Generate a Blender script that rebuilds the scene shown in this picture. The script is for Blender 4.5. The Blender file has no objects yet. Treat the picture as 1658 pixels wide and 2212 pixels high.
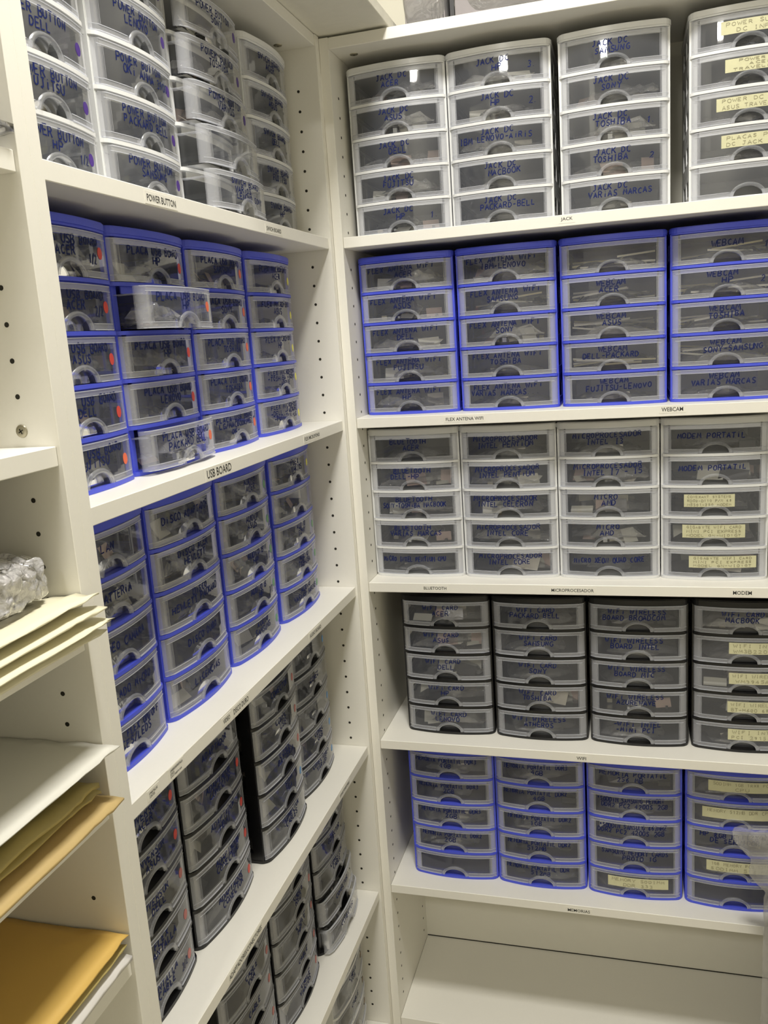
import bpy, math, random
from mathutils import Vector, Matrix, noise
C = bpy.context.scene
COL = C.collection
PI = math.pi
rnd = random.Random(7)

# ------------------------------------------------------------------ camera
F_PX, IW, IH = 1847.35, 1658, 2212
yaw, pitch, roll = 0.285432, -0.199581, -0.068947
cy_, sy_ = math.cos(yaw), math.sin(yaw)
fwd = Vector((-sy_*math.cos(pitch), cy_*math.cos(pitch), math.sin(pitch)))
rt = Vector((cy_, sy_, 0)); up = rt.cross(fwd)
Rr = math.cos(roll)*rt + math.sin(roll)*up
Uu = -math.sin(roll)*rt + math.cos(roll)*up
cam_d = bpy.data.cameras.new('camera'); cam = bpy.data.objects.new('camera', cam_d); COL.objects.link(cam)
M = Matrix((Rr, Uu, -fwd)).transposed().to_4x4(); M.translation = Vector((0.4955, -1.49134, 1.51863))
cam.matrix_world = M
cam_d.sensor_fit = 'VERTICAL'; cam_d.sensor_height = 36.0; cam_d.lens = 36.0*F_PX/IH
cam_d.clip_start = 0.02
C.camera = cam

# ------------------------------------------------------------------ world, lights, exposure
w = bpy.data.worlds.new('world'); C.world = w; w.use_nodes = True
w.node_tree.nodes['Background'].inputs[0].default_value = (1, .97, .9, 1)
w.node_tree.nodes['Background'].inputs[1].default_value = 0.05
def area(name, loc, sx, sy, power, col, rot=(0, 0, 0)):
    d = bpy.data.lights.new(name, 'AREA'); d.shape = 'RECTANGLE'; d.size = sx; d.size_y = sy
    d.energy = power; d.color = col
    o = bpy.data.objects.new(name, d); COL.objects.link(o); o.location = loc; o.rotation_euler = rot
    return o
area('ceiling_lamp_light', (0.41, -0.84, 2.805), 0.26, 0.26, 23.5, (1, .97, .905))
area('rear_lamp_light', (0.14, -3.0, 2.805), 0.26, 0.26, 22, (1, .97, .905))
C.view_settings.view_transform = 'Standard'; C.view_settings.look = 'None'
C.view_settings.exposure = 0.36; C.view_settings.gamma = 1; C.view_settings.use_curve_mapping = False
C.cycles.transparent_max_bounces = 24
C.cycles.max_bounces = 10
C.cycles.diffuse_bounces = 5
C.cycles.caustics_reflective = False; C.cycles.caustics_refractive = False
C.cycles.sample_clamp_indirect = 6

# ------------------------------------------------------------------ materials
def mat(name, col, rough=.5, metal=0, bump=0, bscale=40, emit=0, noise_amt=0, spec=.5, subsurf=0):
    m = bpy.data.materials.new(name); m.use_nodes = True; nt = m.node_tree; b = nt.nodes['Principled BSDF']
    b.inputs['Base Color'].default_value = (*col, 1); b.inputs['Roughness'].default_value = rough
    b.inputs['Metallic'].default_value = metal; b.inputs['Specular IOR Level'].default_value = spec
    if emit:
        b.inputs['Emission Color'].default_value = (*col, 1); b.inputs['Emission Strength'].default_value = emit
    if noise_amt or bump:
        tc = nt.nodes.new('ShaderNodeTexCoord'); n = nt.nodes.new('ShaderNodeTexNoise')
        n.inputs['Scale'].default_value = bscale; n.inputs['Detail'].default_value = 5
        nt.links.new(tc.outputs['Object'], n.inputs['Vector'])
        if noise_amt:
            mx = nt.nodes.new('ShaderNodeMix'); mx.data_type = 'RGBA'
            mx.inputs[6].default_value = (*[c*(1-noise_amt) for c in col], 1)
            mx.inputs[7].default_value = (*[min(1, c*(1+noise_amt)) for c in col], 1)
            nt.links.new(n.outputs['Fac'], mx.inputs[0]); nt.links.new(mx.outputs[2], b.inputs['Base Color'])
        if bump:
            bp = nt.nodes.new('ShaderNodeBump'); bp.inputs['Strength'].default_value = bump; bp.inputs['Distance'].default_value = .002
            nt.links.new(n.outputs['Fac'], bp.inputs['Height']); nt.links.new(bp.outputs['Normal'], b.inputs['Normal'])
    return m
def film(name, col, alpha, rough=.15, spec=.08, bump=0, bscale=60, wavy=0, coat=1.0, tfrac=.35):
    """clear or frosted plastic: part of the light goes straight through"""
    m = bpy.data.materials.new(name); m.use_nodes = True; nt = m.node_tree; b = nt.nodes['Principled BSDF']
    b.inputs['Base Color'].default_value = (*col, 1); b.inputs['Roughness'].default_value = rough
    b.inputs['Specular IOR Level'].default_value = spec
    out = nt.nodes['Material Output']; tr = nt.nodes.new('ShaderNodeBsdfTransparent')
    tl = nt.nodes.new('ShaderNodeBsdfTranslucent'); tl.inputs['Color'].default_value = (*col, 1)
    ms = nt.nodes.new('ShaderNodeMixShader'); ms.inputs[0].default_value = tfrac
    nt.links.new(b.outputs[0], ms.inputs[1]); nt.links.new(tl.outputs[0], ms.inputs[2])
    mx = nt.nodes.new('ShaderNodeMixShader'); mx.inputs[0].default_value = alpha
    nt.links.new(tr.outputs[0], mx.inputs[1]); nt.links.new(ms.outputs[0], mx.inputs[2])
    gl = nt.nodes.new('ShaderNodeBsdfGlossy'); gl.inputs['Roughness'].default_value = rough*.6
    fr = nt.nodes.new('ShaderNodeFresnel'); fr.inputs[0].default_value = 1.47
    m2 = nt.nodes.new('ShaderNodeMixShader')
    ml = nt.nodes.new('ShaderNodeMath'); ml.operation = 'MULTIPLY'; ml.inputs[1].default_value = coat
    nt.links.new(fr.outputs[0], ml.inputs[0]); nt.links.new(ml.outputs[0], m2.inputs[0]); nt.links.new(mx.outputs[0], m2.inputs[1]); nt.links.new(gl.outputs[0], m2.inputs[2])
    nt.links.new(m2.outputs[0], out.inputs['Surface'])
    if bump:
        tc = nt.nodes.new('ShaderNodeTexCoord'); n = nt.nodes.new('ShaderNodeTexNoise')
        n.inputs['Scale'].default_value = bscale; n.inputs['Detail'].default_value = 6
        if wavy: n.inputs['Distortion'].default_value = wavy
        nt.links.new(tc.outputs['Object'], n.inputs['Vector'])
        bp = nt.nodes.new('ShaderNodeBump'); bp.inputs['Strength'].default_value = bump; bp.inputs['Distance'].default_value = .004
        nt.links.new(n.outputs['Fac'], bp.inputs['Height'])
        for x in (b, gl): nt.links.new(bp.outputs['Normal'], x.inputs['Normal'])
    return m
MEL = mat('white_melamine', (.80, .782, .722), .42, bump=.04, bscale=220, noise_amt=.015)
BACKP = mat('back_panel_white', (.74, .72, .64), .6, noise_amt=.02)
WALL = mat('wall_paint', (.66, .64, .56), .8, bump=.1, bscale=90)
TIMB = mat('painted_board', (.72, .70, .62), .6, bump=.6, bscale=60, noise_amt=.04)
FLOOR = mat('grey_floor', (.50, .47, .39), .4, noise_amt=.1, bscale=12)
HOLE = mat('hole_dark', (.02, .018, .012), .9)
SCREW = mat('screw_steel', (.42, .39, .3), .38, metal=.9)
BLUE = mat('blue_plastic', (.07, .095, .66), .34, noise_amt=.02, spec=.4)
BLACK = mat('black_plastic', (.006, .006, .007), .3)
WHITEP = film('white_plastic', (.95, .96, .97), .93, .35, coat=.5, tfrac=.22)
CLEAR = film('clear_window_plastic', (.66, .69, .80), .13, .04, coat=1.3)
FROST = film('frosted_plastic', (.90, .92, 1.0), .25, .35, coat=.35, tfrac=.25)
RIM = film('frosted_rim_plastic', (.88, .90, .97), .52, .4, coat=.3)
BAND = film('handle_band_plastic', (.82, .85, .93), .17, .5, coat=.2)
TRAY = film('clear_tray_plastic', (.66, .70, .80), .06, .35)
BAG = film('clear_bag_plastic', (.88, .88, .90), .24, .13, coat=2.6, bump=.9, bscale=55, wavy=1.2)
WRAP = film('stretch_wrap', (.90, .88, .90), .26, .10, coat=3, bump=1., bscale=38, wavy=2)
BAGR = film('hanging_bag_film', (.85, .85, .87), .26, .12, bump=1., bscale=45, wavy=2, coat=2.2)
BUBBLE = film('bubble_wrap_film', (.95, .94, .96), .62, .10, bump=1., bscale=170, wavy=1.0, coat=3.0)
PAPER = mat('paper_slip', (.78, .74, .66), .7, noise_amt=.06)
GREYB = mat('antistatic_bag', (.20, .20, .22), .22, metal=.4, bump=.6, bscale=60)
DARKP = mat('dark_component', (.03, .03, .035), .4)
SKIN = mat('pinkish_slip', (.62, .47, .42), .7, noise_amt=.05)
GREEN = mat('circuit_green', (.05, .22, .10), .4)
INK = mat('blue_marker_ink', (.006, .014, .10), .7, spec=.2)
PENCIL = mat('pencil_ink', (.26, .24, .15), .7)
PRINT = mat('printed_ink', (.03, .03, .03), .6)
LABELP = mat('label_paper', (.80, .78, .71), .35)
TAPE = mat('masking_tape', (.56, .545, .35), .7, noise_amt=.1, bscale=70)
S_PURPLE = mat('purple_sticker', (.06, .02, .22), .5)
S_RED = mat('red_sticker', (.62, .06, .04), .5)
S_ORANGE = mat('orange_sticker', (.80, .16, .07), .5)
S_YELLOW = mat('yellow_sticker', (.80, .76, .12), .5)
S_GREEN = mat('green_sticker', (.14, .34, .16), .5)
S_BLUE = mat('pale_blue_sticker', (.12, .32, .66), .5)
S_PINK = mat('dull_pink_sticker', (.50, .16, .15), .5)
S_BROWN = mat('brown_sticker', (.16, .10, .05), .5)
CREAM = mat('cream_envelope_paper', (.76, .72, .54), .6, bump=.25, bscale=30, noise_amt=.03)
WHITEE = mat('white_envelope_paper', (.70, .69, .63), .5, bump=.15, bscale=20)
KRAFT = mat('kraft_envelope_paper', (.54, .395, .17), .55, bump=.3, bscale=25, noise_amt=.06)
KRAFT2 = mat('olive_kraft_paper', (.42, .34, .12), .5, bump=.5, bscale=30, noise_amt=.15)
YELLOW = mat('yellow_envelope_paper', (.66, .43, .11), .55, bump=.2, bscale=25, noise_amt=.05)
POLY = mat('white_poly_mailer', (.66, .64, .62), .22, bump=.5, bscale=14, noise_amt=.08)
CARD = mat('grey_cardboard', (.40, .37, .31), .7, noise_amt=.1)
LAMPG = mat('lamp_diffuser', (1, .96, .88), .5, emit=3)

# ------------------------------------------------------------------ mesh builder
class MB:
    def __init__(s): s.v = []; s.f = []; s.m = []; s.mats = []
    def mi(s, m):
        if m not in s.mats: s.mats.append(m)
        return s.mats.index(m)
    def add(s, vs, fs, m):
        k = len(s.v); i = s.mi(m); s.v += [tuple(v) for v in vs]
        for f in fs: s.f.append(tuple(a+k for a in f)); s.m.append(i)
    def box(s, x0, x1, y0, y1, z0, z1, m, bev=0):
        if bev:
            b = bev
            pts = []
            for z, i in ((z0, b), (z0+b, 0), (z1-b, 0), (z1, b)):
                xa, xb, ya, yb = x0+i, x1-i, y0+i, y1-i
                c = b*.5 if not i else b*.3
                pts += [(xa+c, ya, z), (xb-c, ya, z), (xb, ya+c, z), (xb, yb-c, z), (xb-c, yb, z), (xa+c, yb, z), (xa, yb-c, z), (xa, ya+c, z)]
            fs = [tuple(range(7, -1, -1)), tuple(range(24, 32))]
            for r in range(3):
                for k in range(8): fs.append((r*8+k, r*8+(k+1) % 8, r*8+8+(k+1) % 8, r*8+8+k))
            s.add(pts, fs, m); return
        s.add([(x0, y0, z0), (x1, y0, z0), (x1, y1, z0), (x0, y1, z0), (x0, y0, z1), (x1, y0, z1), (x1, y1, z1), (x0, y1, z1)],
              [(0, 3, 2, 1), (4, 5, 6, 7), (0, 1, 5, 4), (1, 2, 6, 5), (2, 3, 7, 6), (3, 0, 4, 7)], m)
    def prism(s, pts, z0, z1, m):
        n = len(pts)
        s.add([(x, y, z0) for x, y in pts]+[(x, y, z1) for x, y in pts],
              [tuple(range(n-1, -1, -1)), tuple(range(n, 2*n))]+[(k, (k+1) % n, n+(k+1) % n, n+k) for k in range(n)], m)
    def disc(s, c, r, ax, m, n=14, h=.0004):
        """thin disc whose axis is 'x' or 'y' (sign by h) or 'z'"""
        P = []
        for k in range(2):
            for i in range(n):
                a = 2*PI*i/n; u, v = r*math.cos(a), r*math.sin(a); t = h*k
                P.append((c[0]+t, c[1]+u, c[2]+v) if ax == 'x' else (c[0]+u, c[1]+t, c[2]+v) if ax == 'y' else (c[0]+u, c[1]+v, c[2]+t))
        s.add(P, [tuple(range(n-1, -1, -1)), tuple(range(n, 2*n))]+[(i, (i+1) % n, n+(i+1) % n, n+i) for i in range(n)], m)
    def mesh(s, name, smooth=False):
        me = bpy.data.meshes.new(name); me.from_pydata(s.v, [], s.f)
        for m in s.mats: me.materials.append(m)
        me.polygons.foreach_set('material_index', s.m)
        if smooth: me.polygons.foreach_set('use_smooth', [True]*len(s.f))
        me.update(); return me
    def obj(s, name, parent=None, smooth=False):
        return link(name, s.mesh(name, smooth), parent)
def link(name, me, parent=None, loc=None, rz=0):
    o = bpy.data.objects.new(name, me); COL.objects.link(o)
    if parent: o.parent = parent
    if loc: o.location = loc
    if rz: o.rotation_euler = (0, 0, rz)
    return o
def tag(o, label, cat, group=None, kind=None):
    o['label'] = label; o['category'] = cat
    if group: o['group'] = group
    if kind: o['kind'] = kind
    return o
def struct(o): o['kind'] = 'structure'; return o
def empty(name, loc, rz=0):
    o = bpy.data.objects.new(name, None); COL.objects.link(o); o.location = loc; o.rotation_euler = (0, 0, rz); o.empty_display_size = .05
    return o

# ------------------------------------------------------------------ room shell
def room(name, *a, m=WALL):
    b = MB(); b.box(*a, m); return struct(b.obj(name))
X0, X1, Y0, Y1, ZC = -.30, 1.75, -3.6, .30, 2.82
room('floor', X0, X1, Y0, Y1, -.05, 0, m=FLOOR)
room('ceiling', X0, X1, Y0, Y1, ZC, ZC+.05)
room('wall_left', X0-.05, X0, Y0-.05, Y1+.05, -.05, ZC+.05)
room('wall_back', X0, X1, Y1, Y1+.05, -.05, ZC+.05)
room('wall_right', X1, X1+.05, Y0-.05, Y1+.05, -.05, ZC+.05)
room('wall_front', X0, X1, Y0-.05, Y0, -.05, ZC+.05)
def ceiling_lamp(x, y, label):
    t = empty('ceiling_lamp', (x, y, ZC-.014)); tag(t, label, 'ceiling lamp')
    b = MB(); b.box(-.15, .15, -.15, .15, .004, .014, WHITEP, .002); b.obj('lamp_housing', t)
    b = MB(); b.box(-.135, .135, -.135, .135, .001, .004, LAMPG); b.obj('lamp_diffuser', t)
ceiling_lamp(.41, -.84, 'square white ceiling lamp above the corner of the bookcases')
ceiling_lamp(.14, -3.0, 'square white ceiling lamp at the rear of the room behind the viewer')

# ------------------------------------------------------------------ shelf labels (printed)
def text_mesh(b, s, width, cx, cz, m, y=-.0003, maxh=None, bold=0):
    """printed text laid in the local x-z plane, facing -y"""
    cu = bpy.data.curves.new('t', 'FONT'); cu.body = s; cu.size = 1; cu.align_x = 'CENTER'; cu.offset = bold
    cu.resolution_u = 2
    o = bpy.data.objects.new('t', cu); COL.objects.link(o)
    dg = bpy.context.evaluated_depsgraph_get(); dg.update()
    me = bpy.data.meshes.new_from_object(o.evaluated_get(dg))
    xs = [v.co.x for v in me.vertices]; ys = [v.co.y for v in me.vertices]
    k = width/(max(xs)-min(xs)); mx = (max(xs)+min(xs))/2; my = (max(ys)+min(ys))/2
    kh = k if not maxh else min(k, maxh/(max(ys)-min(ys))) if maxh > 0 else (-maxh)/(max(ys)-min(ys))
    b.add([(cx+(v.co.x-mx)*k, y, cz+(v.co.y-my)*kh) for v in me.vertices], [tuple(p.vertices) for p in me.polygons], m)
    bpy.data.objects.remove(o); bpy.data.curves.remove(cu); bpy.data.meshes.remove(me)
def shelf_label(shelf, s, x0, x1, zc, h, pad=.004, tape=True, boxed=False):
    b = MB(); xa, xb = x0-pad, x1+pad
    b.box(xa, xb, -.0003, 0, zc-h*.5-.003, zc+h*.5+.003, LABELP)
    lines = s.split('|')
    for i, t in enumerate(lines):
        z = zc+(len(lines)/2-.5-i)*(h/len(lines)*1.25)
        text_mesh(b, t, (x1-x0)*(len(t)/max(len(q) for q in lines)), (x0+x1)/2-(x1-x0)*.5*(1-len(t)/max(len(q) for q in lines)), z, PRINT, -.0005, maxh=-h/len(lines), bold=.008)
    return b.obj('shelf_label', shelf)

# ------------------------------------------------------------------ bookcases, local frame: x across, -y towards the viewer
T, D, TS = .0164, .28, .0185
def bookcase(origin, rz, width, shelves, top_z, label, holes_left, holes_right, labels={}, dz_hole=1.938, fixed=()):
    t = empty('bookcase', origin, rz); tag(t, label, 'bookcase', 'white bookcases around the corner')
    for side, xa, hx, sg, on in (('l', 0, T, 1, holes_left), ('r', width-T, width-T, -1, holes_right)):
        b = MB(); b.box(xa, xa+T, 0, D, 0, top_z, MEL, .0008)
        if on:
            k = 0
            while dz_hole-.032*k > .12:
                z = dz_hole-.032*k
                if z < top_z-.04 and k not in fixed and not any(-.022 < z-s < .004 for s in shelves):
                    for yy in (.037, .235): b.disc((hx+.00005*sg, yy, z), .0024, 'x', HOLE, 12, .0003*sg)
                k += 1
        b.obj('side_panel', t)
    b = MB(); b.box(T, width-T, .2635, .268, .09, top_z-TS, BACKP); b.box(T+.001, width-T-.001, .2628, .2634, .1056, .1078, HOLE); b.obj('back_panel', t)
    b = MB(); b.box(T, width-T, .002, .2635, top_z-TS, top_z, MEL, .0008); b.obj('top_panel', t)
    b = MB(); b.box(T, width-T, .03, .045, 0, .087, MEL); b.obj('plinth', t)
    for i, z in enumerate(shelves):
        b = MB(); b.box(T+.0004, width-T-.0004, .004, .2635, z-TS, z, MEL, .0008); s = b.obj('shelf', t)
        for L in labels.get(i, ()):
            o = shelf_label(s, *L); o.location.y = .004
    return t
WL = .812
left = bookcase((0, -WL, 0), PI/2, WL, [1.6962, 1.3784, 1.0639, .7378, .4175, .1055], 2.023,
    'white bookcase with four rows of plastic drawer towers on the left of the corner', True, True,
    {0: [('POWER BUTTON', .195, .258, 1.6862, .0075), ('SWICH BOARD', .522, .577, 1.6862, .006)],
     1: [('USB BOARD', .262, .330, 1.3692, .0105), ('FLEX MICROFONO', .600, .670, 1.3692, .006)],
     2: [('DISCO DURO', .263, .309, 1.0549, .0075), ('AUDIO BOARD', .548, .601, 1.0549, .006), ('1.INVERSOR/PANTALLA|2.FLEX|3.PVC TARJETA VGA', .099, .127, 1.0549, .009), ('1.PANTALLAS|2.DATOS', .054, .071, 1.0549, .006), ('VIDEO', .233, .252, 1.0549, .006)],
     3: [('ADAPTADORES/CONECTORES', .174, .275, .7288, .0068), ('CONECTORES/CABLE', .622, .675, .7288, .0045)]})
right = bookcase((0, 0, 0), 0, WL, [1.697, 1.379, 1.0663, .7425, .4220, .1055], 2.020,
    'white bookcase right of the corner, its bottom shelf empty', True, False,
    {0: [('JACK', .392, .411, 1.6895, .0065)], 1: [('FLEX ANTENA WIFI', .183, .250, 1.3705, .0058), ('WEBCAM', .548, .582, 1.3722, .0068)],
     2: [('BLUETOOTH', .124, .167, 1.0572, .0058), ('MICROPROCESADOR', .359, .433, 1.0568, .0058), ('MODEM', .6625, .692, 1.0568, .0068)],
     3: [('WIFI', .396, .413, .732, .0062)], 4: [('MEMORIAS', .372, .414, .4110, .0062)]}, dz_hole=1.932)
far = bookcase((0, -2*WL, 0), PI/2, WL, [1.6968, 1.4433, 1.2658, 1.0888, .9110, .55, .1055], 2.023,
    'white bookcase with bubble wrap and padded envelopes at the left edge of the photo', False, True, {}, dz_hole=1.6174+.032*8, fixed=(26, 27, 29, 30, 31, 32))
# screws and cam caps, sub-parts of the panels they sit in
def screw(parent, M_, cross=True, r=.0055):
    b = MB(); n = 18
    P = []
    for rr, z in ((r, 0), (r*.93, .0011), (r*.6, .0016), (0.0001, .0018)):
        P += [(rr*math.cos(2*PI*i/n), rr*math.sin(2*PI*i/n), z) for i in range(n)]
    F = [(q*n+i, q*n+(i+1) % n, q*n+n+(i+1) % n, q*n+n+i) for q in range(3) for i in range(n)]
    b.add(P, F, SCREW)
    if cross:
        b.box(-.0026, .0026, -.0005, .0005, .0017, .0020, HOLE); b.box(-.0005, .0005, -.0026, .0026, .0017, .0020, HOLE)
    else: b.box(-.0009, .0009, -.0009, .0009, .0017, .0020, HOLE)
    o = b.obj('screw', parent); o.matrix_local = M_; return o
def kids(o, n): return [c for c in o.children if c.name.split('.')[0] == n]
screw(kids(far, 'side_panel')[1], Matrix.Translation((WL-T, .038, 1.458)) @ Matrix.Rotation(-PI/2, 4, 'Y') @ Matrix.Rotation(.5, 4, 'Z'), r=.0062)
screw(kids(left, 'top_panel')[0], Matrix.Translation((WL-.048, .055, 2.023-TS)) @ Matrix.Rotation(PI, 4, 'X'), False, .0072)
screw(kids(right, 'top_panel')[0], Matrix.Translation((.047, .046, 2.020-TS)) @ Matrix.Rotation(PI, 4, 'X'), False, .0072)

# ------------------------------------------------------------------ stroke lettering (marker pen)
G = {
'A': '0,0 2,6 4,0;0.8,2 3.2,2', 'B': '0,0 0,6 2.6,6 3.4,5 2.6,3.2 0,3;2.6,3.2 3.8,1.6 2.8,0 0,0', 'C': '3.8,5.2 2.4,6 .8,5 .1,3 .8,.8 2.4,0 3.8,.8',
'D': '0,0 0,6 2.2,5.8 3.8,4 3.8,2 2.2,.1 0,0', 'E': '3.6,6 0,6 0,0 3.6,0;0,3 2.8,3', 'F': '3.6,6 0,6 0,0;0,3.1 2.7,3.1', 'G': '3.8,5.2 2.4,6 .8,5 .1,3 .8,.8 2.6,0 3.9,1.2 3.9,2.8 2.4,2.8',
'H': '0,0 0,6;4,0 4,6;0,3 4,3', 'I': '1.2,6 2.8,6;2,6 2,0;1.2,0 2.8,0', 'J': '.8,6 3.8,6;2.6,6 2.6,1.2 1.6,0 .2,.6', 'K': '0,0 0,6;3.8,6 0,2.6;1.2,3.4 4,0',
'L': '0,6 0,0 3.6,.1', 'M': '0,0 .5,6 2.2,2 3.9,6 4.4,0', 'N': '0,0 .2,6 3.8,0 4,6', 'O': '2,6 .5,5 0,3 .6,.8 2,0 3.5,.8 4,3 3.5,5 2,6', 'P': '0,0 0,6 2.6,6 3.7,4.7 2.8,3.1 0,2.9',
'Q': '2,6 .5,5 0,3 .6,.8 2,0 3.5,.8 4,3 3.5,5 2,6;2.6,1.4 4,-.4', 'R': '0,0 0,6 2.6,6 3.6,4.7 2.6,3.2 0,3;1.8,3.1 3.9,0', 'S': '3.6,5.2 2,6 .5,5 .8,3.6 3,2.6 3.7,1.2 2.2,0 .2,.8',
'T': '-.2,6 4.2,6;2,6 2,0', 'U': '0,6 .1,1.5 1.2,0 2.8,0 3.9,1.5 4,6', 'V': '0,6 2,0 4,6', 'W': '-.3,6 .8,0 2.1,4 3.4,0 4.6,6', 'X': '0,0 4,6;0,6 4,0', 'Y': '0,6 2,3 4,6;2,3 2,0', 'Z': '0,6 4,6 0,0 4,0',
'i': '2,4.2 2,0;2,5.8 2,5.3', 'c': '3.4,3.6 2,4.2 .8,3 .8,1 2,0 3.4,.6',
'0': '2,6 .6,5 .3,3 .6,1 2,0 3.4,1 3.7,3 3.4,5 2,6', '1': '.8,4.4 2.2,6 2.2,0', '2': '.4,4.8 1.8,6 3.4,5 3,3 .3,0 3.9,.1', '3': '.4,5.6 2.4,6 3.4,4.6 1.6,3.2 3.6,2 2.8,.2 .3,.2',
'4': '2.8,0 2.8,6 0,2 4,2', '5': '3.6,6 .8,6 .6,3.4 2.8,3.6 3.6,1.8 2.4,0 .3,.4', '6': '3.2,6 1,4 .4,1.6 2,0 3.6,1.5 2.4,3.2 .6,2.4', '7': '.2,6 3.8,6 1.4,0', '8': '2,6 .7,4.7 3.2,1.8 2,0 .6,1.5 3.2,4.6 2,6', '9': '3.3,3.6 1.2,3 .6,4.6 2,6 3.4,5 3,2 1.6,0',
'-': '.4,2.8 3.4,3', '/': '.2,-.4 3.6,6.4', '.': '1,0 1.3,.3', '*': '.6,4 3.4,5;2,3 2,6;.6,5 3.4,4', '(': '2.6,6.6 1.2,3 2.6,-.6', ')': '1.2,6.6 2.6,3 1.2,-.6', ':': '1.6,1 1.8,1.3;1.6,4 1.8,4.3'}
GP = {k: [[tuple(float(c) for c in p.split(',')) for p in st.split()] for st in v.split(';')] for k, v in G.items()}
W_U = .175; SAG = .0110; HPITCH = .0548
def fy(x, w=W_U, sag=SAG, r=.010):
    h = w/2; a = min(abs(x), h); y = -sag*(1-(a/h)**2)
    if a > h-r: y += r-math.sqrt(max(0, r*r-(a-(h-r))**2))
    return y
DW = .171                                        # drawer front width
def dfy(x): return fy(x, DW, SAG, .009)+.0012
def write(b, s, cx, cz, width, h, m, off=-.0004, wid=.0011, slant=.0, rise=0, seed=0, flat=False):
    r = random.Random(seed*131+len(s)*7+int(cz*1e4))
    adv = 5.7; n = len(s); tot = adv*n-1.7
    kx = width/tot; kz = h/6; x0 = cx-width/2
    for i, ch in enumerate(s):
        g = GP.get(ch)
        if not g: continue
        jx, jz = r.uniform(-.35, .35), r.uniform(-.45, .45); js = r.uniform(.88, 1.1)
        for st in g:
            pts = []
            for k in range(len(st)-1):
                (xa, za), (xb, zb) = st[k], st[k+1]
                L = math.hypot(xb-xa, zb-za); q = max(1, int(L*kx/.004))
                for j in range(q+(k == len(st)-2)):
                    pts.append((xa+(xb-xa)*j/q, za+(zb-za)*j/q))
            P = []
            for px, pz in pts:
                X = x0+(i*adv+jx+(px+r.uniform(-.12, .12))*js+slant*pz)*kx; Z = cz+((pz-3)*js+jz+r.uniform(-.12, .12))*kz+rise*(X-cx)
                P.append((X, Z))
            vs = []
            for k, (X, Z) in enumerate(P):
                a = P[max(0, k-1)]; c = P[min(len(P)-1, k+1)]; dx, dz = c[0]-a[0], c[1]-a[1]; L = math.hypot(dx, dz) or 1
                nx, nz = -dz/L*wid/2, dx/L*wid/2
                for sg in (1, -1):
                    xx = X+nx*sg; vs.append((xx, (0 if flat else dfy(xx))+off, Z+nz*sg))
            b.add(vs, [(2*k, 2*k+1, 2*k+3, 2*k+2) for k in range(len(P)-1)], m)

# ------------------------------------------------------------------ drawer towers
def outline(w, sag, r, y_back, n=26, dy=0):
    h = w/2; xs = [-h, -h+r*.03, -h+r*.12, -h+r*.3, -h+r*.6]+[-h+r+(2*h-2*r)*i/n for i in range(n+1)]+[h-r*.6, h-r*.3, h-r*.12, h-r*.03, h]
    return [(x, fy(x, w, sag, r)+dy) for x in xs]+[(h, y_back), (-h, y_back)]
UH = .285
def frame_mesh(m, name):
    b = MB(); yb = .186
    b.prism(outline(W_U+.001, SAG+.001, .011, yb), 0, .0048, m)
    for k in range(1, 5):
        b.prism(outline(W_U, SAG+.0005, .010, yb), k*HPITCH-.0002, k*HPITCH+.0042, m)
    # cap: bowed rim stepped over a lip
    b.prism(outline(W_U, SAG, .010, yb), .2735, .2765, m)
    b.prism(outline(W_U+.003, SAG+.0015, .012, yb+.001, dy=-.0005), .2762, .2835, m)
    b.prism(outline(W_U-.001, SAG-.001, .011, yb), .2835, .285, m)
    h = W_U/2
    for sx in (-1, 1):
        def bx(xa, xb, *q): b.box(min(sx*xa, sx*xb), max(sx*xa, sx*xb), *q, m)
        bx(h-.0022, h-.0002, .0055, .022, .004, .275)          # front post
        bx(h-.0125, h-.0022, .0050, .0064, .004, .275)         # front face of the post
        bx(h-.0022, h-.0002, .150, yb, .004, .275)             # rear part
        for k in range(5):
            z = k*HPITCH
            bx(h-.0022, h-.0002, .022, .150, z+.0045, z+.016)
            bx(h-.0022, h-.0002, .022, .150, z+.044, z+HPITCH)
            bx(h-.0022, h-.0002, .078, .094, z+.016, z+.044)
            bx(h-.0045, h-.0022, .006, .17, z+.0045, z+.0075)
    b.box(-h+.002, h-.002, yb-.002, yb, .004, .275, m)
    for k in range(5):                                          # rail behind the top edge of each drawer
        z = k*HPITCH; xs = [-.072+.144*i/12 for i in range(13)]; P = []
        for x in xs:
            y = dfy(x)+.0028; P += [(x, y, z+.0462), (x, y, z+HPITCH), (x, y+.0012, z+HPITCH), (x, y+.0012, z+.0462)]
        b.add(P, [(4*i+j, 4*i+4+j, 4*i+4+(j+1) % 4, 4*i+(j+1) % 4) for i in range(12) for j in range(4)], m)
    return b.mesh(name)
FR = {'blue': frame_mesh(BLUE, 'blue_frame'), 'black': frame_mesh(BLACK, 'black_frame'), 'white': frame_mesh(WHITEP, 'white_frame')}
DH = .0478; AW, AH = .0215, .0148                # drawer height, handle cut-out half width and height
def arch(x, W=AW, Hh=AH):
    if abs(x) >= W: return 0
    return Hh*math.sqrt(1-(x/W)**2)
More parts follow.
